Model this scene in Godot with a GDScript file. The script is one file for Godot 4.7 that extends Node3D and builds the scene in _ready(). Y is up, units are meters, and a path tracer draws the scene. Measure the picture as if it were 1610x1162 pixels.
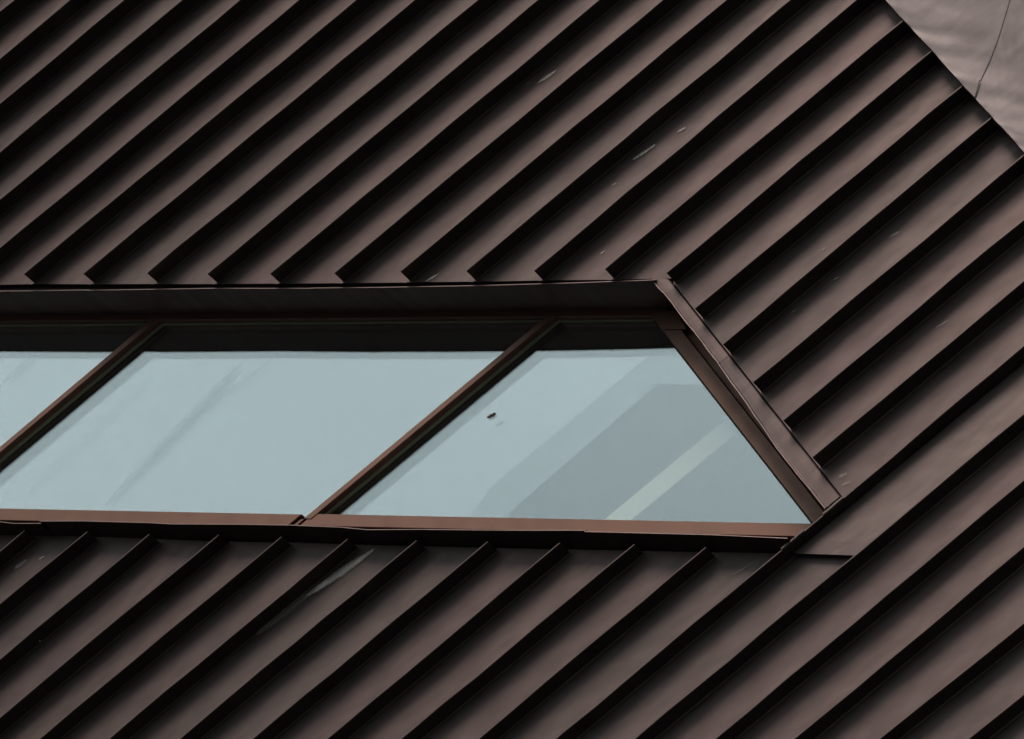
extends Node3D
# A vertical wall of dark bronze sheet with 45 degree standing seams, seen from the street through a long lens.
# World: wall face in the plane z = 0 (facing +z), y up, ground at y = 0.

const S2 := 1.4142135623730951
const PITCH := 0.40          # seam spacing across the wall
const FIN_H := 0.15          # seam projection
const FOCAL := 6263.5723     # focal length in photo pixels
const EYE := Vector3(13.8506, 1.6, 22.4484)
const Z_GLASS := -0.505
const Z_FRAME := -0.42
const T_FOLD := 12.45        # where the wall folds into the pale facet, measured along the seams

var cam_basis: Basis
var rng := RandomNumberGenerator.new()
var wob := FastNoiseLite.new()
var M := {}
var building: Node3D

# ---------------------------------------------------------------- helpers
func px(x: float, y: float, z: float) -> Vector3:
	# photo pixel -> point on the plane at depth z
	var d := cam_basis * Vector3((x - 805.0) / FOCAL, -(y - 581.0) / FOCAL, -1.0)
	return EYE + d * ((z - EYE.z) / d.z)

func wall(q: float, t: float, z: float) -> Vector3:
	# q runs across the seams (to the lower right), t along them (to the upper right)
	return Vector3((t + q) / S2, (t - q) / S2, z)

func new_st() -> SurfaceTool:
	var st := SurfaceTool.new()
	st.begin(Mesh.PRIMITIVE_TRIANGLES)
	return st

func tri(st: SurfaceTool, a: Vector3, b: Vector3, c: Vector3, out: Vector3) -> void:
	# clockwise seen from the side that "out" points to
	var n := (b - a).cross(c - a)
	if n.dot(out) > 0.0:
		var s := b
		b = c
		c = s
		n = -n
	n = -n.normalized()
	for v in [a, b, c]:
		st.set_normal(n)
		st.set_uv(Vector2((v.x - v.y) / S2, (v.x + v.y) / S2))
		st.add_vertex(v)

func quad(st: SurfaceTool, a: Vector3, b: Vector3, c: Vector3, d: Vector3, out: Vector3) -> void:
	tri(st, a, b, c, out)
	tri(st, a, c, d, out)

func put(st: SurfaceTool, called: String, mat: Material, parent: Node) -> MeshInstance3D:
	var o := MeshInstance3D.new()
	o.mesh = st.commit()
	o.material_override = mat
	o.name = called
	parent.add_child(o, true)
	return o

func prism(st: SurfaceTool, poly: PackedVector2Array, z0: float, z1: float) -> void:
	# polygon in x, y with thickness from z0 (back) to z1 (front)
	var idx := Geometry2D.triangulate_polygon(poly)
	for i in range(0, idx.size(), 3):
		var a := poly[idx[i]]
		var b := poly[idx[i + 1]]
		var c := poly[idx[i + 2]]
		tri(st, Vector3(a.x, a.y, z1), Vector3(b.x, b.y, z1), Vector3(c.x, c.y, z1), Vector3.BACK)
		tri(st, Vector3(a.x, a.y, z0), Vector3(b.x, b.y, z0), Vector3(c.x, c.y, z0), Vector3.FORWARD)
	var sgn := 1.0 if not Geometry2D.is_polygon_clockwise(poly) else -1.0
	for i in poly.size():
		var a := poly[i]
		var b := poly[(i + 1) % poly.size()]
		var e := b - a
		var out := Vector3(e.y, -e.x, 0.0) * sgn
		quad(st, Vector3(a.x, a.y, z0), Vector3(b.x, b.y, z0), Vector3(b.x, b.y, z1), Vector3(a.x, a.y, z1), out)

func bevel_prism(st: SurfaceTool, poly: PackedVector2Array, z0: float, z1: float, bev: float) -> void:
	# the same with a chamfer round the front edge
	var inner: Array = Geometry2D.offset_polygon(poly, -bev, Geometry2D.JOIN_MITER)
	if inner.is_empty() or inner[0].size() != poly.size():
		prism(st, poly, z0, z1)
		return
	var p: PackedVector2Array = inner[0]
	var shift := 0
	var best := 1e9
	for k in p.size():
		var d := p[k].distance_to(poly[0])
		if d < best:
			best = d
			shift = k
	var same := Geometry2D.is_polygon_clockwise(p) == Geometry2D.is_polygon_clockwise(poly)
	var n := poly.size()
	var sgn := 1.0 if not Geometry2D.is_polygon_clockwise(poly) else -1.0
	for i in n:
		var j := (i + 1) % n
		var ip := p[(shift + (i if same else n - i)) % n]
		var jp := p[(shift + (j if same else n - j)) % n]
		var a := poly[i]
		var b := poly[j]
		var e := b - a
		var out := Vector3(e.y, -e.x, 0.0) * sgn
		quad(st, Vector3(a.x, a.y, z0), Vector3(b.x, b.y, z0), Vector3(b.x, b.y, z1 - bev), Vector3(a.x, a.y, z1 - bev), out)
		quad(st, Vector3(a.x, a.y, z1 - bev), Vector3(b.x, b.y, z1 - bev), Vector3(jp.x, jp.y, z1), Vector3(ip.x, ip.y, z1), Vector3.BACK)
	var idx := Geometry2D.triangulate_polygon(p)
	for i in range(0, idx.size(), 3):
		tri(st, Vector3(p[idx[i]].x, p[idx[i]].y, z1), Vector3(p[idx[i + 1]].x, p[idx[i + 1]].y, z1), Vector3(p[idx[i + 2]].x, p[idx[i + 2]].y, z1), Vector3.BACK)
	idx = Geometry2D.triangulate_polygon(poly)
	for i in range(0, idx.size(), 3):
		tri(st, Vector3(poly[idx[i]].x, poly[idx[i]].y, z0), Vector3(poly[idx[i + 1]].x, poly[idx[i + 1]].y, z0), Vector3(poly[idx[i + 2]].x, poly[idx[i + 2]].y, z0), Vector3.FORWARD)

func sweep(st: SurfaceTool, rows: Array, closed: bool, caps: bool) -> void:
	# rows: arrays of Vector3 (a profile at each station); faces point away from the profile's middle
	var n: int = rows[0].size()
	for i in rows.size() - 1:
		var mid := Vector3.ZERO
		for k in n:
			mid += rows[i][k] + rows[i + 1][k]
		mid /= 2.0 * n
		for k in (n if closed else n - 1):
			var a: Vector3 = rows[i][k]
			var b: Vector3 = rows[i][(k + 1) % n]
			var c: Vector3 = rows[i + 1][(k + 1) % n]
			var d: Vector3 = rows[i + 1][k]
			quad(st, a, b, c, d, (a + b + c + d) / 4.0 - mid)
	if caps:
		for e in [0, rows.size() - 1]:
			var r: Array = rows[e]
			var out: Vector3 = r[0] - (rows[1][0] if e == 0 else rows[e - 1][0])
			for k in range(1, n - 1):
				tri(st, r[0], r[k], r[k + 1], out)

# ---------------------------------------------------------------- materials
func noise_tex(freq: float, lo: Color, hi: Color, sd: int, size := 512, normal := false, bump := 4.0) -> NoiseTexture2D:
	var n := FastNoiseLite.new()
	n.seed = sd
	n.frequency = freq
	n.fractal_octaves = 4
	var t := NoiseTexture2D.new()
	t.width = size
	t.height = size
	t.seamless = true
	t.noise = n
	if normal:
		t.as_normal_map = true
		t.bump_strength = bump
	else:
		var g := Gradient.new()
		g.set_color(0, lo)
		g.set_color(1, hi)
		t.color_ramp = g
	return t

func mat(c: Color, rough: float, spec := 0.5, metal := 0.0) -> StandardMaterial3D:
	# c holds linear real-world values
	var m := StandardMaterial3D.new()
	m.albedo_color = c.linear_to_srgb()
	m.roughness = rough
	m.metallic_specular = spec
	m.metallic = metal
	m.cull_mode = BaseMaterial3D.CULL_DISABLED
	return m

func glass(spec := 0.5) -> StandardMaterial3D:
	var m := StandardMaterial3D.new()
	m.transparency = BaseMaterial3D.TRANSPARENCY_ALPHA
	m.albedo_color = Color(0.02, 0.04, 0.035, 0.01)
	m.roughness = 0.0
	m.metallic_specular = spec
	m.cull_mode = BaseMaterial3D.CULL_DISABLED
	return m

func make_materials() -> void:
	var tone := noise_tex(0.016, Color(0.87, 0.86, 0.86), Color(1, 1, 1), 11)
	var rough_t := noise_tex(0.02, Color(0.72, 0.72, 0.72), Color(1, 1, 1), 12)
	var ripple := noise_tex(0.008, Color.BLACK, Color.WHITE, 13, 512, true, 2.0)
	var base := [Color(0.0480, 0.0335, 0.0310), Color(0.0465, 0.0335, 0.0310), Color(0.0490, 0.0338, 0.0310), Color(0.0460, 0.0333, 0.0307), Color(0.0484, 0.0332, 0.0313)]
	M.sheet = []
	for k in base.size():
		var m := mat(base[k], 0.56, 0.4, 0.88)
		m.albedo_texture = tone
		m.roughness_texture = rough_t
		m.normal_enabled = true
		m.normal_texture = ripple
		m.normal_scale = 0.05
		m.uv1_scale = Vector3(1.1, 0.33, 1.0)
		m.uv1_offset = Vector3(0.19 * k, 0.37 * k, 0.0)
		M.sheet.append(m)
	M.frame = mat(Color(0.058, 0.028, 0.0195), 0.52, 0.4, 0.7)
	M.frame.roughness_texture = rough_t
	M.frame.uv1_scale = Vector3(0.4, 0.4, 1.0)
	M.gasket = mat(Color(0.012, 0.012, 0.011), 0.8, 0.2)
	M.bead = mat(Color(0.055, 0.055, 0.032), 0.6, 0.4)
	M.facet = mat(Color(0.049, 0.0395, 0.0385), 0.5, 0.4, 0.85)
	M.facet.albedo_texture = noise_tex(0.01, Color(0.86, 0.85, 0.85), Color(1, 1, 1), 21)
	M.facet.uv1_scale = Vector3(1.4, 0.5, 1.0)
	M.glass = glass(0.5)
	M.glass_weak = glass(0.5)
	M.room = mat(Color(0.035, 0.036, 0.035), 0.9, 0.2)
	M.brace = mat(Color(0.10, 0.11, 0.085), 0.8, 0.2)
	M.asphalt = mat(Color(0.05, 0.05, 0.052), 0.9, 0.3)
	M.asphalt.albedo_texture = noise_tex(0.05, Color(0.7, 0.7, 0.7), Color(1, 1, 1), 31)
	M.asphalt.uv1_scale = Vector3(0.5, 0.5, 1.0)
	M.leaf = mat(Color(0.03, 0.02, 0.012), 0.8, 0.3)
	var s := mat(Color(0.21, 0.18, 0.16), 0.8, 0.2)
	s.transparency = BaseMaterial3D.TRANSPARENCY_ALPHA
	s.vertex_color_use_as_albedo = true
	M.scuff = s
	var g := mat(Color(0.03, 0.04, 0.035), 0.8, 0.1)  # translucent dark tone for the streaks between the panes
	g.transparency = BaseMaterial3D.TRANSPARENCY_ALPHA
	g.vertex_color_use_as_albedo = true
	M.dark_streak = g

# ---------------------------------------------------------------- wall layout
# measured seam positions: [q at the lower or left end, t there, q at the upper end, t there]
var SEAM_Q := {}

func seam_q(k: int, t: float) -> float:
	var a: Array = SEAM_Q[k]
	return lerpf(a[0], a[2], clampf((t - a[1]) / (a[3] - a[1]), -0.6, 1.6))

const X_MIN := -7.6
const X_MAX := 6.3
const Y_MIN := 7.8
const Y_MAX := 17.4
const Y_HEAD := 13.128        # lower edge of the sheets above the window
const Y_SILL := 11.03        # upper edge of the sheets below it
const T_JAMB := 10.005        # lower end of the sheets beside it
const Q_CORNER := -6.10       # the seam that closes the opening at its lower right corner

func limits(q: float, split: bool) -> Array:
	# spans along t that the sheets cover at q: [below the window or all of it, above the window]
	var lo := maxf(S2 * Y_MIN + q, S2 * X_MIN - q)
	var hi := minf(minf(S2 * Y_MAX + q, S2 * X_MAX - q), T_FOLD)
	if not split:
		return [[lo, hi]]
	var head := maxf(S2 * Y_HEAD + q, lo)
	if q > -8.52:
		head = T_JAMB
	return [[lo, minf(S2 * Y_SILL + q, hi)], [head, hi]]

func build_sheet(k: int, part: int, q_a: float, q_b: float, cut_lo := -1e9, cut_hi := 1e9, lift := 0.0) -> void:
	var st := new_st()
	var cols := [0.0, 0.08, 0.2, 0.35, 0.5, 0.65, 0.8, 0.92, 1.0]
	var grid := []
	for f in cols:
		var qm := lerpf(q_a, q_b, f)
		var lim := limits(clampf(qm, q_a + 0.004, q_b - 0.004), k < 22)
		var lo: float = maxf(lim[part][0], cut_lo)
		var hi: float = maxf(minf(lim[part][1], cut_hi), lo + 0.001)
		var n := 26
		var col := []
		for i in n + 1:
			var t := lerpf(lo, hi, float(i) / n)
			var q := lerpf(seam_q(k, t), seam_q(k + 1, t), f)
			# sheet metal is never flat: long shallow waves, held down at the seams
			var z := wob.get_noise_3d(q * 3.0, t * 1.6, k * 7.3) * 0.0055 * sin(PI * f) + lift
			col.append(wall(q, t, z))
		grid.append(col)
	for c in grid.size() - 1:
		for i in grid[c].size() - 1:
			var vs := [Vector2i(c, i), Vector2i(c + 1, i + 1), Vector2i(c + 1, i), Vector2i(c, i), Vector2i(c, i + 1), Vector2i(c + 1, i + 1)]
			for v in vs:
				var p: Vector3 = grid[v.x][v.y]
				var cl := maxi(v.x - 1, 0)
				var cr := mini(v.x + 1, grid.size() - 1)
				var rl := maxi(v.y - 1, 0)
				var rr := mini(v.y + 1, grid[0].size() - 1)
				var nn: Vector3 = (grid[cr][v.y] - grid[cl][v.y]).cross(grid[v.x][rr] - grid[v.x][rl])
				if nn.z < 0.0:
					nn = -nn
				st.set_normal(nn.normalized())
				st.set_uv(Vector2((p.x - p.y) / S2, (p.x + p.y) / S2))
				st.add_vertex(p)
	# folded edges at both ends, so that the sheet shows a thickness
	var deep := 0.02 + lift
	for c in grid.size() - 1:
		var a: Vector3 = grid[c][0]
		var b: Vector3 = grid[c + 1][0]
		var dn := Vector3(0, 0, -deep)
		quad(st, a, b, b + dn, a + dn, Vector3(-0.7, -0.7, 0))
		a = grid[c][-1]
		b = grid[c + 1][-1]
		quad(st, a, b, b + dn, a + dn, Vector3(0.7, 0.7, 0))
	var m: Material = M.sheet[(k * 3 + part * 2 + 20) % M.sheet.size()]
	put(st, "cladding_panel", m, building)

func build_seam(k: int, part: int, lo: float, hi: float) -> void:
	var st := new_st()
	# cross-section (across, out): upright fold with a rounded top and a thin foot on the lower side
	var prof := [Vector2(-0.008, -0.02), Vector2(-0.008, 0.138), Vector2(-0.0065, 0.146), Vector2(-0.003, FIN_H), Vector2(0.003, FIN_H), Vector2(0.0065, 0.146), Vector2(0.008, 0.138), Vector2(0.008, 0.007), Vector2(0.02, 0.005), Vector2(0.02, -0.02)]
	var n := maxi(2, int((hi - lo) / 0.28))
	var rows := []
	for i in n + 1:
		var t := lerpf(lo, hi, float(i) / n)
		var q := seam_q(k, t)
		var lean := wob.get_noise_2d(t * 2.1 + 31.0, k * 9.7) * 0.012
		var tall := wob.get_noise_2d(t * 1.7 - 57.0, k * 5.1) * 0.005
		var row := []
		for p in prof:
			row.append(wall(q + p.x + lean * maxf(p.y, 0.0) / FIN_H, t, p.y + (tall * p.y / FIN_H if p.y > 0.05 else 0.0)))
		rows.append(row)
	# faces: the profile is not convex, so give each strip its own outward direction
	var outs := [Vector2(-1, 0), Vector2(-1, 0.2), Vector2(-1, 1), Vector2(0, 1), Vector2(1, 1), Vector2(1, 0.2), Vector2(1, 0), Vector2(0.1, 1), Vector2(1, 0)]
	for i in rows.size() - 1:
		for j in prof.size() - 1:
			var o: Vector2 = outs[j]
			quad(st, rows[i][j], rows[i][j + 1], rows[i + 1][j + 1], rows[i + 1][j], Vector3(o.x / S2, -o.x / S2, o.y))
	for e in [0, rows.size() - 1]:
		var r: Array = rows[e]
		var out := Vector3(-1, -1, 0) if e == 0 else Vector3(1, 1, 0)
		for j in range(1, 6):
			tri(st, r[0], r[j], r[j + 1], out)
		quad(st, r[0], r[6], r[7], r[9], out)
	put(st, "standing_seam", M.sheet[(k * 2 + part + 20) % M.sheet.size()], building)

func build_cladding() -> void:
	# measured in the photograph: seam number, then pixel points on its crest
	var seen := {
		0: [Vector2(25, 0)], 1: [Vector2(111.7, 0)], 2: [Vector2(195, 0)], 3: [Vector2(286, 0)], 4: [Vector2(375, 0)], 5: [Vector2(467, 0)],
		6: [Vector2(33.5, 433.4), Vector2(560, 0)], 7: [Vector2(128, 432), Vector2(651.4, 0)], 8: [Vector2(228, 431), Vector2(750.7, 0)], 9: [Vector2(323, 432), Vector2(845.3, 0)],
		10: [Vector2(420.6, 432.7), Vector2(942, 0)], 11: [Vector2(35.8, 836.4), Vector2(1040.6, 0)], 12: [Vector2(137.2, 835.2), Vector2(1141, 0)], 13: [Vector2(238.6, 837.2), Vector2(1243, 0)],
		14: [Vector2(345, 839), Vector2(1346, 0)], 15: [Vector2(60.4, 1162), Vector2(948.8, 423.6)], 16: [Vector2(170.4, 1162), Vector2(1049.5, 427)], 17: [Vector2(281.8, 1162), Vector2(1092.5, 485)],
		18: [Vector2(397.5, 1162), Vector2(1135, 541.7)], 19: [Vector2(513, 1162), Vector2(1610, 245)], 20: [Vector2(630.6, 1162), Vector2(1610, 344)], 21: [Vector2(750.7, 1162), Vector2(1610, 441)],
		22: [Vector2(873.9, 1162), Vector2(1610, 544)], 23: [Vector2(997, 1162), Vector2(1610, 651)], 24: [Vector2(1123.7, 1162), Vector2(1610, 754.5)], 25: [Vector2(1249.5, 1162), Vector2(1610, 860)],
		26: [Vector2(1382, 1162), Vector2(1610, 969.7)], 27: [Vector2(1516, 1162), Vector2(1610, 1086)],
	}
	for k in seen:
		var pts: Array = seen[k]
		var a := px(pts[0].x, pts[0].y, FIN_H)
		var b := px(pts[-1].x, pts[-1].y, FIN_H)
		var qa := (a.x - a.y) / S2
		var qb := (b.x - b.y) / S2
		var ta := (a.x + a.y) / S2
		var tb := (b.x + b.y) / S2
		if pts.size() == 1 or tb - ta < 1.5:
			qa = (qa + qb) / 2.0 - 0.03
			qb = qa + 0.05
			ta = 6.0
			tb = 10.0
		SEAM_Q[k] = [qa, ta, qb, tb]
	for k in range(-1, -6, -1):
		SEAM_Q[k] = [SEAM_Q[k + 1][0] - PITCH, 6.0, SEAM_Q[k + 1][2] - PITCH, 10.0]
	for k in range(28, 33):
		SEAM_Q[k] = [SEAM_Q[k - 1][0] + PITCH, SEAM_Q[k - 1][1], SEAM_Q[k - 1][2] + PITCH, SEAM_Q[k - 1][3]]
	var lap := px(1290, 878, 0.0)
	for k in range(-5, 32):
		var tm := 8.5
		var qa := seam_q(k, tm)
		var qb := seam_q(k + 1, tm)
		for part in (2 if k < 22 else 1):
			var most := 0.0
			for f in [0.0, 0.5, 1.0]:
				var span: Array = limits(lerpf(qa, qb, f), k < 22)[part]
				most = maxf(most, span[1] - span[0])
			if most < 0.05:
				continue
			if k == 22:
				# this strip is lapped in two lengths beside the window corner
				var tc := (lap.x + lap.y) / S2
				build_sheet(k, part, qa, qb, -1e9, tc + 0.4)
				build_lapped(k, qa, qb, lap.y)
			else:
				build_sheet(k, part, qa, qb)
	for k in range(-5, 33):
		var q := seam_q(k, 8.5)
		var spans := limits(q, k < 22)
		for part in spans.size():
			var lo: float = spans[part][0]
			var hi: float = spans[part][1]
			if hi - lo < 0.05:
				continue
			if k < 22:
				if part == 0:
					hi = S2 * 11.012 + seam_q(k, hi) + rng.randf_range(-0.012, 0.008)
				else:
					lo += (rng.randf_range(0.006, 0.03) if q < -8.52 else 0.012)
			build_seam(k, part, lo, hi - (0.004 if hi > T_FOLD - 0.01 else 0.0))

func build_clips() -> void:
	# folded joints on the seam that closes the window corner
	for c in [[1226.0, 860.0, 1246.0, 843.5], [1247.0, 843.0, 1262.0, 831.0], [1292.0, 806.0, 1324.0, 779.0]]:
		var a := px(c[0], c[1], FIN_H)
		var b := px(c[2], c[3], FIN_H)
		var st := new_st()
		var rows := []
		for i in 4:
			var t := lerpf((a.x + a.y) / S2, (b.x + b.y) / S2, i / 3.0)
			var q := seam_q(22, t) + rng.randf_range(-0.002, 0.002)
			var g := 0.013 + rng.randf_range(-0.002, 0.002)
			rows.append([wall(q - g, t, 0.085), wall(q - g, t, 0.147), wall(q - g * 0.5, t, 0.160), wall(q + g * 0.5, t, 0.160), wall(q + g, t, 0.148), wall(q + g, t, 0.085)])
		sweep(st, rows, true, true)
		put(st, "seam_clip", M.sheet[0], building)

func build_lapped(k: int, qa: float, qb: float, y_cut: float) -> void:
	# upper length of the lapped strip: lies proud and ends in a level cut
	var st := new_st()
	var cols := 8
	var rows := 20
	var lift := 0.055
	var grid := []
	for c in cols + 1:
		var f := float(c) / cols
		var q := lerpf(qa + 0.02, qb - 0.009, f)
		var lo := S2 * (y_cut - 0.006 * f) + q
		var col := []
		for i in rows + 1:
			var t := lerpf(lo, T_FOLD, float(i) / rows)
			var z := lift * clampf(1.05 - (t - lo) / 3.4, 0.1, 1.0) + wob.get_noise_3d(q * 3.0, t * 1.6, 99.0) * 0.004 * sin(PI * f)
			col.append(wall(lerpf(seam_q(k, t) + 0.02, seam_q(k + 1, t) - 0.009, f), t, z))
		grid.append(col)
	for c in cols:
		for i in rows:
			quad(st, grid[c][i], grid[c + 1][i], grid[c + 1][i + 1], grid[c][i + 1], Vector3.BACK)
		var dn := Vector3(0, 0.004, -lift + 0.004)
		quad(st, grid[c][0], grid[c + 1][0], grid[c + 1][0] + dn, grid[c][0] + dn, Vector3.DOWN)
	put(st, "cladding_panel", M.sheet[1], building)

# ---------------------------------------------------------------- flashings round the window
func hem_strip(called: String, pts: Array, tall: float, deep: float, m: Material) -> void:
	# a narrow folded edge: pts are Vector3 along its lower front corner
	var st := new_st()
	var rows := []
	for p in pts:
		rows.append([p, p + Vector3(0, tall * 0.25, 0.003), p + Vector3(0, tall * 0.8, 0.002), p + Vector3(0, tall, -0.004), p + Vector3(0, tall, -deep), p + Vector3(0, 0, -deep)])
	sweep(st, rows, true, true)
	put(st, called, m, building)

func build_flashings() -> void:
	# head: hem line measured at z = 0.03, in lapped lengths; behind it the soffit runs back to the frame
	var head_runs := [
		[Vector2(-260, 459.5), Vector2(-120, 459), Vector2(40, 458.5), Vector2(140, 457)],
		[Vector2(137, 457.6), Vector2(240, 456), Vector2(330, 454.5), Vector2(492, 454.5)],
		[Vector2(489, 454), Vector2(600, 453), Vector2(760, 450), Vector2(900, 446), Vector2(1020, 441.7), Vector2(1031, 441)]]
	for run in head_runs:
		var pts := []
		for p in run:
			pts.append(px(p.x, p.y, 0.03))
		hem_strip("head_flashing", pts, 0.010, 0.02, M.sheet[1])
		var st := new_st()
		for i in pts.size() - 1:
			var a: Vector3 = pts[i] + Vector3(0, 0.006, -0.004)
			var b: Vector3 = pts[i + 1] + Vector3(0, 0.006, -0.004)
			quad(st, a, b, Vector3(b.x, 13.105, -0.6), Vector3(a.x, 13.105, -0.6), Vector3.DOWN)
			quad(st, a + Vector3(0, 0.004, -0.01), b + Vector3(0, 0.004, -0.01), b + Vector3(0, 0.004, -0.085), a + Vector3(0, 0.004, -0.085), Vector3.UP)
			quad(st, a + Vector3(0, 0.004, -0.085), b + Vector3(0, 0.004, -0.085), Vector3(b.x, 13.21, -0.06), Vector3(a.x, 13.21, -0.06), Vector3.BACK)
		put(st, "soffit_panel", M.sheet[1], building)
	# jamb: short lapped lengths from the cut sheets to a folded lip, then a return into the reveal
	var ends := [Vector2(1024, 441.4), Vector2(1045, 463), Vector2(1092, 524), Vector2(1128, 571), Vector2(1172, 633), Vector2(1222, 706), Vector2(1250, 742), Vector2(1297, 799)]
	var outer := 10.0
	var lip := []
	for p in ends:
		lip.append(px(p.x, p.y, 0.012))
	for i in ends.size() - 1:
		var st := new_st()
		var q0: float = (lip[i].x - lip[i].y) / S2
		var q1: float = (lip[i + 1].x - lip[i + 1].y) / S2 + (0.012 if i == 2 else 0.0)
		var t0: float = (lip[i].x + lip[i].y) / S2
		var t1: float = (lip[i + 1].x + lip[i + 1].y) / S2
		var rows := []
		for j in 5:
			var f := j / 4.0
			var q := lerpf(q0, q1, f)
			var t := lerpf(t0, t1, f) + rng.randf_range(-0.003, 0.003)
			var up := (0.004 * f if i == 2 else 0.0) + (0.0025 if j == 0 else 0.0) + rng.randf_range(0.0, 0.0008)
			var to := outer - 0.004
			if i == 0 and j < 2:
				to = lerpf(t + 0.02, outer, 0.5 + 0.5 * f)
			rows.append([wall(q, to + 0.006, -0.03), wall(q, to, -0.004 + up * 0.3), wall(q, lerpf(to, t, 0.06), 0.008 + up), wall(q, lerpf(to, t, 0.5), 0.0085 + up), wall(q, lerpf(to, t, 0.86), 0.008 + up), wall(q, t + 0.012, 0.013 + up), wall(q, t + 0.008, 0.010 + up), wall(q, t, 0.011 + up), wall(q, t - 0.002, 0.004 + up), wall(q, t + 0.012, -0.02), wall(q, t + 0.015, -0.16)])
		for j in 4:
			for c in rows[0].size() - 1:
				quad(st, rows[j][c], rows[j][c + 1], rows[j + 1][c + 1], rows[j + 1][c], Vector3.BACK + Vector3(-0.3, -0.3, 0))
		put(st, "jamb_flashing", M.sheet[(i * 2) % M.sheet.size()], building)
	# reveal behind the jamb lip
	var st_r := new_st()
	quad(st_r, wall(-8.6, 9.897, -0.10), wall(-6.0, 9.897, -0.10), wall(-6.0, 9.897, -0.62), wall(-8.6, 9.897, -0.62), Vector3(-1, -1, 0))
	put(st_r, "reveal_panel", M.sheet[3], building)
	# sill: a sloping sheet whose front hem stands out as far as the seams
	var sill_runs := [
		[Vector2(-260, 817), Vector2(-100, 819), Vector2(0, 821.5), Vector2(22, 824), Vector2(64, 824)],
		[Vector2(62, 820.5), Vector2(130, 820.3), Vector2(235, 823), Vector2(270, 825), Vector2(380, 825.6), Vector2(470, 827)],
		[Vector2(467, 827.4), Vector2(535, 830), Vector2(577, 834), Vector2(660, 833.5), Vector2(800, 835), Vector2(921, 835)],
		[Vector2(919, 837), Vector2(1000, 839), Vector2(1120, 842), Vector2(1238, 847.5)]]
	for run in sill_runs:
		var pts := []
		for p in run:
			pts.append(px(p.x, p.y, 0.20))
		hem_strip("sill_flashing", pts, 0.009, 0.012, M.sheet[2])
		var st := new_st()
		for i in pts.size() - 1:
			var a: Vector3 = pts[i] + Vector3(0, 0.006, -0.004)
			var b: Vector3 = pts[i + 1] + Vector3(0, 0.006, -0.004)
			quad(st, a, b, Vector3(b.x, 11.255, -0.46), Vector3(a.x, 11.255, -0.46), Vector3.UP)
			quad(st, a + Vector3(0, -0.004, -0.002), b + Vector3(0, -0.004, -0.002), Vector3(b.x, 11.036, -0.02), Vector3(a.x, 11.036, -0.02), Vector3.DOWN)
		put(st, "sill_panel", M.sheet[2], building)

# ---------------------------------------------------------------- window
func poly_q(q0: float, q1: float, y0: float, y1: float) -> PackedVector2Array:
	# a slanted bar between two levels
	return PackedVector2Array([Vector2(S2 * q0 + y0, y0), Vector2(S2 * q1 + y0, y0), Vector2(S2 * q1 + y1, y1), Vector2(S2 * q0 + y1, y1)])

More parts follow.
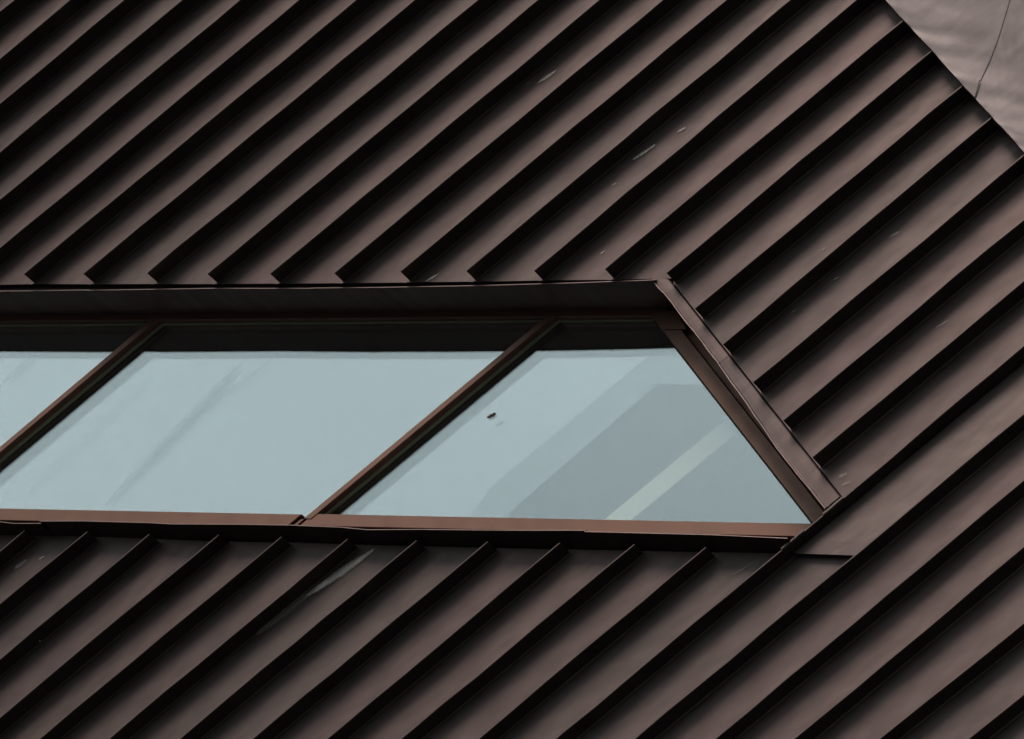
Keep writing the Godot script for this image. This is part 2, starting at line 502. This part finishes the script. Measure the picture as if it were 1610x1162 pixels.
func build_window() -> void:
	var y_top := px(500, 500.5, Z_FRAME).y
	var y_glass := px(600, 810.6, Z_FRAME).y
	var y_bot := px(600, 829.5, Z_FRAME).y
	var t_in := 9.715
	var t_out := 9.826
	# back part of the frame: a continuous dark surround behind the glass line
	var st := new_st()
	prism(st, PackedVector2Array([Vector2(X_MIN, y_top), Vector2(S2 * t_out - y_top, y_top), Vector2(S2 * t_out - 13.2, 13.2), Vector2(X_MIN, 13.2)]), -0.60, Z_FRAME)
	var win := put(st, "window", M.frame, building)
	win.set_meta("label", "slanted ribbon window with brown metal frame and mirror-like double glazing")
	# jamb rail
	st = new_st()
	var j0 := Vector2(S2 * t_in - y_top, y_top)
	var qb := Q_CORNER - 0.01
	bevel_prism(st, PackedVector2Array([Vector2(S2 * t_in - y_top + 0.001, y_top - 0.002), Vector2((t_in + qb) / S2, (t_in - qb) / S2), Vector2((t_out + qb) / S2, (t_out - qb) / S2), Vector2(S2 * t_out - y_top, y_top - 0.002)]), -0.60, Z_FRAME, 0.004)
	put(st, "jamb_rail", M.frame, win)
	# sill rails: two lengths that meet at the mullion, the right one a little higher
	var q_m2 := -9.345
	var x_j := S2 * q_m2 + y_bot
	st = new_st()
	bevel_prism(st, PackedVector2Array([Vector2(X_MIN, y_bot - 0.006), Vector2(x_j - 0.075, y_bot - 0.006), Vector2(x_j - 0.075 + 0.1, y_glass), Vector2(X_MIN, y_glass)]), -0.60, Z_FRAME - 0.004, 0.004)
	put(st, "sill_rail", M.frame, win)
	st = new_st()
	var xr := (t_in + qb) / S2
	bevel_prism(st, PackedVector2Array([Vector2(x_j + 0.03, y_bot), Vector2(S2 * (qb) + y_bot, y_bot), Vector2(S2 * qb + y_glass + 0.0, y_glass + 0.004), Vector2(x_j + 0.03 + 0.1, y_glass + 0.004)]), -0.60, Z_FRAME, 0.004)
	put(st, "sill_rail", M.frame, win)
	st = new_st()
	prism(st, PackedVector2Array([Vector2(X_MIN, 11.02), Vector2(2.4, 11.02), Vector2(2.6, y_bot + 0.01), Vector2(X_MIN, y_bot + 0.01)]), -0.62, -0.47)
	put(st, "sill_upstand", M.frame, win)
	# small bracket in the joint below the mullion
	st = new_st()
	prism(st, PackedVector2Array([Vector2(x_j - 0.045, y_bot + 0.002), Vector2(x_j - 0.015, y_bot + 0.002), Vector2(x_j + 0.045, y_bot + 0.062), Vector2(x_j + 0.02, y_bot + 0.062)]), -0.47, Z_FRAME - 0.02)
	put(st, "bracket", M.frame, win)
	# mullions
	for q in [-11.815, q_m2, -11.815 - 2.47]:
		st = new_st()
		var low := y_bot + 0.055 if q == q_m2 else y_bot + 0.03
		bevel_prism(st, poly_q(q, q + 0.047, low, y_top + 0.002), Z_GLASS + 0.004, Z_FRAME + 0.006, 0.003)
		var mu := put(st, "mullion", M.frame, win)
		st = new_st()
		prism(st, poly_q(q + 0.047, q + 0.060, y_glass - 0.01, y_top + 0.002), Z_GLASS + 0.003, Z_GLASS + 0.030)
		put(st, "glazing_bead", M.bead, win)
		st = new_st()
		prism(st, poly_q(q - 0.004, q + 0.05, y_glass - 0.02, y_top + 0.002), -0.60, Z_GLASS - 0.012)
		put(st, "mullion_back", M.gasket, win)
	st = new_st()
	prism(st, PackedVector2Array([Vector2(X_MIN, y_top - 0.012), Vector2(S2 * t_in - y_top, y_top - 0.012), Vector2(S2 * t_in - y_top, y_top - 0.001), Vector2(X_MIN, y_top - 0.001)]), Z_GLASS + 0.003, Z_GLASS + 0.028)
	put(st, "glazing_bead", M.bead, win)
	# thin dark gasket beside the jamb rail
	st = new_st()
	prism(st, PackedVector2Array([wall2(-8.7, t_in - 0.011), wall2(-6.2, t_in - 0.011), wall2(-6.2, t_in - 0.0005), wall2(-8.7, t_in - 0.0005)]), Z_GLASS + 0.003, Z_FRAME - 0.012)
	put(st, "gasket", M.gasket, win)
	st = new_st()
	prism(st, PackedVector2Array([wall2(-8.75, t_out + 0.002), wall2(-6.12, t_out + 0.002), wall2(-6.12, 9.894), wall2(-8.75, 9.894)]), -0.62, -0.48)
	put(st, "jamb_channel", M.frame, win)
	# head closure over the top of the jamb rail
	st = new_st()
	var yc := px(1075, 517.5, Z_FRAME + 0.012).y
	prism(st, PackedVector2Array([Vector2(S2 * t_in - yc - 0.005, yc), Vector2(S2 * (t_out + 0.03) - yc, yc), Vector2(S2 * (t_out + 0.03) - y_top, y_top + 0.03), Vector2(S2 * t_in - y_top - 0.005, y_top + 0.03)]), Z_FRAME + 0.002, Z_FRAME + 0.012)
	put(st, "head_closure", M.frame, win)
	# double-glazed outer units: two sheets of glass each, then a separate inner sheet
	var bays := [[-11.815 - 2.47 + 0.047, -11.815], [-11.815 + 0.047, q_m2]]
	for b in bays:
		for z in [Z_GLASS, Z_GLASS - 0.006, Z_GLASS - 0.012]:
			st = new_st()
			prism(st, poly_q(b[0], b[1], y_glass - 0.03, y_top + 0.02), z - 0.003, z)
			put(st, "pane", M.glass, win)
		for z in [-0.568, -0.574]:
			st = new_st()
			prism(st, poly_q(b[0] + 0.002, b[1] - 0.002, y_glass - 0.03, y_top + 0.02), z - 0.003, z)
			put(st, "inner_pane", M.glass, win)
	var last := PackedVector2Array([Vector2(S2 * (q_m2 + 0.047) + y_glass - 0.03, y_glass - 0.03), Vector2(S2 * (t_in + 0.02) - y_glass + 0.03, y_glass - 0.03), Vector2(S2 * (t_in + 0.02) - y_top - 0.02, y_top + 0.02), Vector2(S2 * (q_m2 + 0.047) + y_top + 0.02, y_top + 0.02)])
	for z in [Z_GLASS, Z_GLASS - 0.006, Z_GLASS - 0.012]:
		st = new_st()
		prism(st, last, z - 0.003, z)
		put(st, "pane", M.glass, win)
	# inner sheets of the last bay: one up to a slanted edge, a weaker one round the opening beyond it
	var zi := -0.57
	var l1a := px(742, 806, zi)
	var l1b := px(1022, 556, zi)
	var l2a := px(800, 806, zi)
	var l2b := px(1034, 603, zi)
	var l2c := px(1118, 606, zi)
	for dz in [0.0, -0.006]:
		st = new_st()
		prism(st, PackedVector2Array([last[0], Vector2(l1a.x, last[0].y), Vector2(l1a.x, l1a.y), Vector2(px(770, 766, zi).x, px(770, 766, zi).y), Vector2(l1b.x, l1b.y), Vector2(l1b.x + 0.1, last[3].y), last[3]]), zi - 0.001 + dz, zi + 0.002 + dz)
		put(st, "inner_pane", M.glass, win)
	st = new_st()
	var r0 := px(1090, 556, zi)
	prism(st, PackedVector2Array([Vector2(l1a.x + 0.004, last[0].y), Vector2(l2a.x, last[0].y), Vector2(l2a.x, l2a.y), Vector2(l2b.x, l2b.y), Vector2(l2c.x + 0.1, l2c.y), Vector2(r0.x + 0.2, last[3].y), Vector2(l1b.x + 0.104, last[3].y), Vector2(l1b.x + 0.004, l1b.y), Vector2(px(770, 766, zi).x + 0.004, px(770, 766, zi).y), Vector2(l1a.x + 0.004, l1a.y)]), zi - 0.001, zi + 0.002)
	put(st, "inner_pane", M.glass_weak, win)
	# room behind the glass
	st = new_st()
	for box in [["interior_wall", Vector3(-9.0, 10.5, -5.2), Vector3(4.6, 14.0, -5.0)], ["interior_ceiling", Vector3(-9.0, 13.2, -5.0), Vector3(4.6, 13.4, -0.62)], ["interior_floor", Vector3(-9.0, 10.8, -5.0), Vector3(4.6, 11.0, -0.62)], ["interior_wall", Vector3(-9.0, 11.0, -5.0), Vector3(-8.8, 13.2, -0.62)], ["interior_wall", Vector3(4.4, 11.0, -5.0), Vector3(4.6, 13.2, -0.62)]]:
		st = new_st()
		var lo: Vector3 = box[1]
		var hi: Vector3 = box[2]
		prism(st, PackedVector2Array([Vector2(lo.x, lo.y), Vector2(hi.x, lo.y), Vector2(hi.x, hi.y), Vector2(lo.x, hi.y)]), lo.z, hi.z)
		put(st, box[0], M.room, building)

func wall2(q: float, t: float) -> Vector2:
	return Vector2((t + q) / S2, (t - q) / S2)

# ---------------------------------------------------------------- building body and the pale facet
func build_body() -> void:
	var st := new_st()
	var s := 17.8
	prism(st, PackedVector2Array([Vector2(X_MIN - 0.4, 13.2), Vector2(0.96, 13.2), Vector2(2.82, 11.34), Vector2(2.4, 10.98), Vector2(X_MIN - 0.4, 10.98), Vector2(X_MIN - 0.4, 0.0), Vector2(X_MAX + 0.3, 0.0), Vector2(X_MAX + 0.3, s - X_MAX - 0.3), Vector2(s - Y_MAX - 0.3, Y_MAX + 0.3), Vector2(X_MIN - 0.4, Y_MAX + 0.3)]), -0.62, -0.022)
	put(st, "wall", M.sheet[0], building)

func build_facet() -> void:
	# the wall folds back along a 45 degree edge; its lower hem stands just proud of the seams
	var tilt := deg_to_rad(-3.0)
	var along := Vector3(1, -1, 0) / S2
	var up := Vector3(cos(tilt) / S2, cos(tilt) / S2, -sin(tilt))
	var nrm := along.cross(up).normalized()
	if nrm.z < 0.0:
		nrm = -nrm
	var origin := wall(0.0, T_FOLD - 0.008, 0.172)
	var hit := func(x: float, y: float) -> Vector2:
		var d := cam_basis * Vector3((x - 805.0) / FOCAL, -(y - 581.0) / FOCAL, -1.0)
		var p := EYE + d * ((origin - EYE).dot(nrm) / d.dot(nrm)) - origin
		return Vector2(p.dot(along), p.dot(up))
	var at := func(a: float, u: float) -> Vector3:
		# the lower edge rolls over a little, and shallow buckles run off it along the sheet
		var ru := u - a * 0.55
		var ra := a + u * 0.25
		var near := exp(-u * 2.2)
		var w := wob.get_noise_2d(ru * 9.0, ra * 0.9 + 40.0) * 0.006 * (0.15 + near) + wob.get_noise_2d(ru * 26.0 + 60.0, ra * 3.0 - 90.0) * 0.0016 + wob.get_noise_2d(a * 1.5, u * 1.5 + 500.0) * 0.007
		w += 0.035 * (near - 1.0)
		var edge := wob.get_noise_2d(a * 4.0, 300.0) * 0.010 * maxf(0.0, 1.0 - u * 4.0)
		return origin + along * a + up * (u + edge) + nrm * w
	var s_low: Vector2 = hit.call(1537.0, 150.0)
	var s_a: Vector2 = hit.call(1541.0, 127.0)
	var s_b: Vector2 = hit.call(1556.0, 92.0)
	var s_c: Vector2 = hit.call(1569.0, 56.0)
	var s_d: Vector2 = hit.call(1585.0, 0.0)
	var seam := [Vector2(s_low.x, -0.01), s_a, s_b, s_c, s_d, s_d + (s_d - s_c) * 3.0, s_d + (s_d - s_c) * 9.0]
	var seam_a := func(u: float) -> float:
		for i in seam.size() - 1:
			if u <= seam[i + 1].y:
				return lerpf(seam[i].x, seam[i + 1].x, clampf((u - seam[i].y) / (seam[i + 1].y - seam[i].y), 0.0, 1.0))
		return seam[-1].x
	var u_max := 3.4
	var first: MeshInstance3D
	for side in 2:
		var st := new_st()
		var nu := 60
		var na := 60
		var g := []
		for i in na + 1:
			var col := []
			for j in nu + 1:
				var u := u_max * pow(float(j) / nu, 1.5)
				var sa: float = seam_a.call(u)
				var a: float = lerpf(sa - 5.0, sa, pow(float(i) / na, 0.6)) if side == 0 else lerpf(sa, sa + 4.0, pow(float(i) / na, 1.6))
				col.append(at.call(a, u) + nrm * (0.004 * side))
			g.append(col)
		for i in na:
			for j in nu:
				for v in [Vector2i(i, j), Vector2i(i + 1, j + 1), Vector2i(i + 1, j), Vector2i(i, j), Vector2i(i, j + 1), Vector2i(i + 1, j + 1)]:
					var n: Vector3 = (g[mini(v.x + 1, na)][v.y] - g[maxi(v.x - 1, 0)][v.y]).cross(g[v.x][mini(v.y + 1, nu)] - g[v.x][maxi(v.y - 1, 0)])
					if n.dot(nrm) < 0.0:
						n = -n
					st.set_normal(n.normalized())
					var p: Vector3 = g[v.x][v.y]
					st.set_uv(Vector2((p.x - p.y) / S2, (p.x + p.y) / S2))
					st.add_vertex(p)
			# hem: folded down and back under
			var a0: Vector3 = g[i][0]
			var b0: Vector3 = g[i + 1][0]
			var dn := Vector3(-0.004, -0.004, -0.016)
			quad(st, a0, b0, b0 + dn, a0 + dn, Vector3(-1, -1, 0.3))
			quad(st, a0 + dn, b0 + dn, b0 + Vector3(0.015, 0.015, -0.27), a0 + Vector3(0.015, 0.015, -0.27), Vector3(-1, -1, -0.3))
		var o := put(st, "corner_panel", M.facet, building)
		o.set_meta("label", "pale wavy metal panel above the diagonal fold edge")
		if side == 0:
			first = o
	# the seam between the two facet sheets
	var st2 := new_st()
	var rows := []
	for i in 30:
		var u := lerpf(s_a.y, u_max, pow(i / 29.0, 1.4))
		var a: float = seam_a.call(u)
		var c: Vector3 = at.call(a, u)
		rows.append([c - along * 0.004 + nrm * -0.004, c - along * 0.003 + nrm * 0.007, c + nrm * 0.010, c + along * 0.006 + nrm * 0.008, c + along * 0.011 - nrm * 0.002])
	sweep(st2, rows, true, true)
	put(st2, "standing_seam", M.facet, first)
	st2 = new_st()  # flat dark strip, painted as the shade in the slot at its foot
	var p0: Vector3 = at.call(s_low.x, 0.0)
	var p1: Vector3 = at.call(s_a.x, s_a.y)
	quad(st2, p0 - along * 0.002 + nrm * 0.007, p0 + along * 0.010 + nrm * 0.014, p1 + along * 0.008 + nrm * 0.018, p1 - along * 0.002 + nrm * 0.018, nrm)
	put(st2, "painted_slot", M.gasket, first)

# ---------------------------------------------------------------- marks
func mark(x0: float, y0: float, x1: float, y1: float, wide: float, z: float, m: Material, strength: float, sd: int, called: String, parent: Node, rag := 0.55) -> void:
	# a ragged smear from one photo pixel to another on the plane z; solid in the middle, worn out at its rim
	var a := px(x0, y0, z)
	var b := px(x1, y1, z)
	var dir := (b - a).normalized()
	var side := Vector3(-dir.y, dir.x, 0)
	var r := RandomNumberGenerator.new()
	r.seed = sd
	var n := 14
	var st := new_st()
	var prev := []
	for i in n + 1:
		var f := float(i) / n
		var c := a.lerp(b, f)
		var w := wide * pow(sin(PI * clampf(f, 0.02, 0.98)), 0.6) * r.randf_range(rag, 1.0)
		var off := r.randf_range(-0.2, 0.2) * wide * (1.0 - rag)
		var al := strength * r.randf_range(rag, 1.0) * (0.0 if i == 0 or i == n else 1.0)
		var row := [[c + side * (off - w), 0.0], [c + side * (off - w * 0.3), al], [c + side * (off + w * 0.3), al * r.randf_range(0.6, 1.0)], [c + side * (off + w), 0.0]]
		if i > 0:
			for k in 3:
				for v in [prev[k], prev[k + 1], row[k + 1], prev[k], row[k + 1], row[k]]:
					st.set_normal(Vector3.BACK)
					st.set_color(Color(1, 1, 1, v[1]))
					st.add_vertex(v[0])
		prev = row
	put(st, called, m, parent)

func build_marks() -> void:
	var z := 0.0085
	mark(845, 131, 875, 110, 0.022, z, M.scuff, 0.7, 1, "scuff_mark", building)
	mark(826, 134, 832, 130, 0.010, z, M.scuff, 0.3, 2, "scuff_mark", building)
	mark(994, 252, 1031, 227, 0.024, z, M.scuff, 0.9, 3, "scuff_mark", building)
	mark(1064, 208, 1078, 200, 0.012, z, M.scuff, 0.8, 4, "scuff_mark", building)
	mark(962, 292, 969, 287, 0.010, z, M.scuff, 0.6, 5, "scuff_mark", building)
	mark(944, 399, 951, 394, 0.010, z, M.scuff, 0.9, 6, "scuff_mark", building)
	mark(668, 443, 690, 430, 0.014, z, M.scuff, 0.8, 7, "scuff_mark", building)
	mark(478, 940, 592, 861, 0.042, z, M.scuff, 0.9, 8, "scuff_mark", building, 0.85)
	mark(400, 1000, 500, 922, 0.05, z, M.scuff, 0.16, 9, "scuff_mark", building, 0.85)
	mark(60, 880, 70, 874, 0.012, z, M.scuff, 0.7, 10, "scuff_mark", building)
	mark(22, 894, 42, 880, 0.03, z, M.scuff, 0.35, 11, "scuff_mark", building)
	mark(1398, 372, 1415, 364, 0.018, z, M.scuff, 0.35, 12, "scuff_mark", building)
	mark(1308, 441, 1320, 435, 0.012, z, M.scuff, 0.5, 13, "scuff_mark", building)
	mark(1472, 515, 1492, 503, 0.008, z, M.scuff, 0.5, 14, "scuff_mark", building)
	mark(1318, 750, 1332, 744, 0.022, z, M.scuff, 0.35, 15, "scuff_mark", building)
	mark(1322, 763, 1338, 757, 0.014, z, M.scuff, 0.25, 16, "scuff_mark", building)
	mark(1150, 905, 1185, 884, 0.012, z, M.scuff, 0.35, 17, "scuff_mark", building)
	mark(52, 1012, 66, 1006, 0.010, 0.03, M.scuff, 0.5, 18, "scuff_mark", building)
	mark(1290, 394, 1300, 388, 0.010, z, M.scuff, 0.3, 19, "scuff_mark", building)
	mark(1243, 492, 1252, 487, 0.010, z, M.scuff, 0.4, 20, "scuff_mark", building)
	# dark translucent streaks between the sheets of glass
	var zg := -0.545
	mark(160, 800, 385, 566, 0.075, zg, M.dark_streak, 0.5, 40, "glass_streak", building, 0.9)
	mark(270, 682, 440, 556, 0.04, zg, M.dark_streak, 0.22, 41, "glass_streak", building, 0.9)
	mark(0, 606, 60, 553, 0.05, zg, M.dark_streak, 0.3, 42, "glass_streak", building, 0.9)
	mark(20, 790, 240, 590, 0.10, zg, M.dark_streak, 0.12, 43, "glass_streak", building, 0.9)

func build_leaf() -> void:
	# a shrivelled leaf stuck to the glass
	var c := px(772.5, 653.5, Z_GLASS + 0.004)
	var st := new_st()
	var r := RandomNumberGenerator.new()
	r.seed = 5
	var dir := Vector3(0.86, 0.5, 0)
	var side := Vector3(-0.5, 0.86, 0)
	var rows := []
	for i in 9:
		var f := i / 8.0
		var w := (0.004 + 0.016 * pow(sin(PI * clampf(f * 1.15 - 0.12, 0.0, 1.0)), 0.8)) * r.randf_range(0.6, 1.2)
		var p := c + dir * (f - 0.5) * 0.075 + side * r.randf_range(-0.004, 0.004)
		var lift := 0.004 + r.randf_range(0.0, 0.01)
		rows.append([p - side * w, p + Vector3(0, 0, lift), p + side * w * 0.8, p + Vector3(0, 0, -0.002)])
	sweep(st, rows, true, true)
	var leaf := put(st, "dry_leaf", M.leaf, self)
	leaf.set_meta("label", "small shrivelled dark leaf stuck to the window glass")
	leaf.set_meta("category", "leaf")

func build_brace() -> void:
	# a pale painted beam that leans behind the last pane, parallel to the seams
	var a := px(955, 812, -0.66)
	var b := px(1000, 812, -0.66)
	var q0 := (a.x - a.y) / S2
	var q1 := (b.x - b.y) / S2
	var st := new_st()
	bevel_prism(st, poly_q(q0, q1, 11.0, 13.2), -0.90, -0.66, 0.006)
	put(st, "diagonal_beam", M.brace, building)

# ----------------------------------------------------------------
func _ready() -> void:
	rng.seed = 7
	wob.seed = 3
	wob.frequency = 0.5
	cam_basis = Basis(Vector3.UP, deg_to_rad(31.84640954)) * Basis(Vector3.RIGHT, deg_to_rad(22.2570054)) * Basis(Vector3.BACK, deg_to_rad(13.17596135))
	var cam := Camera3D.new()
	cam.name = "camera"
	cam.transform = Transform3D(cam_basis, EYE)
	cam.fov = 10.599
	cam.near = 0.1
	cam.far = 500.0
	add_child(cam)
	cam.current = true

	var sky_mat := ProceduralSkyMaterial.new()
	sky_mat.sky_top_color = Color(0.345, 0.435, 0.455).linear_to_srgb()
	sky_mat.sky_horizon_color = Color(0.115, 0.145, 0.152).linear_to_srgb()
	sky_mat.sky_curve = 0.6
	sky_mat.ground_bottom_color = Color(0.1, 0.1, 0.1)
	sky_mat.ground_horizon_color = Color(0.1, 0.1, 0.1)
	var cl := FastNoiseLite.new()
	cl.seed = 9
	cl.frequency = 1.3
	cl.fractal_octaves = 4
	var img := Image.create(512, 256, false, Image.FORMAT_RGBAF)
	for yy in 256:
		for xx in 512:
			var th := (xx + 0.5) / 512.0 * TAU
			var ph := (yy + 0.5) / 256.0 * PI
			var dv := Vector3(sin(ph) * cos(th), cos(ph), sin(ph) * sin(th))
			var c := clampf(0.5 + 0.9 * cl.get_noise_3d(dv.x, dv.y * 1.8, dv.z), 0.0, 1.0) * (0.33 + 0.67 * maxf(dv.y, 0.0))
			img.set_pixel(xx, yy, Color(c, c, c, 1.0))
	sky_mat.sky_cover = ImageTexture.create_from_image(img)
	sky_mat.sky_cover_modulate = Color(0.12, 0.145, 0.148).linear_to_srgb()
	var sky := Sky.new()
	sky.sky_material = sky_mat
	var env := Environment.new()
	env.background_mode = Environment.BG_SKY
	env.sky = sky
	env.background_energy_multiplier = 1.0
	env.tonemap_mode = Environment.TONE_MAPPER_LINEAR
	env.tonemap_exposure = 5.8
	env.sdfgi_enabled = true
	env.ssao_enabled = true
	env.ssil_enabled = true
	var we := WorldEnvironment.new()
	we.name = "environment"
	we.environment = env
	add_child(we)

	var sun := DirectionalLight3D.new()
	sun.name = "sun"
	sun.light_energy = 0.5
	sun.light_angular_distance = 30.0
	sun.light_color = Color(1.0, 0.95, 0.91)
	sun.shadow_enabled = true
	sun.sky_mode = DirectionalLight3D.SKY_MODE_LIGHT_ONLY
	add_child(sun)
	# high over the street in front: mostly from above, a little from the left
	var from := wall(-0.64, 0.40, 0.57).normalized()
	sun.look_at_from_position(from * 50.0, Vector3.ZERO, Vector3.UP)

	make_materials()

	var st := new_st()
	quad(st, Vector3(-150, 0, -150), Vector3(150, 0, -150), Vector3(150, 0, 150), Vector3(-150, 0, 150), Vector3.UP)
	var ground := put(st, "ground", M.asphalt, self)
	ground.set_meta("kind", "structure")
	ground.set_meta("label", "dark asphalt street surface")

	building = Node3D.new()
	building.name = "metal_clad_building"
	building.set_meta("label", "dark brown metal clad building with diagonal standing seams and slanted ribbon window")
	building.set_meta("category", "building")
	building.set_meta("kind", "thing")
	add_child(building)
	build_body()
	build_cladding()
	build_clips()
	build_flashings()
	build_window()
	build_facet()
	build_marks()
	build_brace()
	build_leaf()
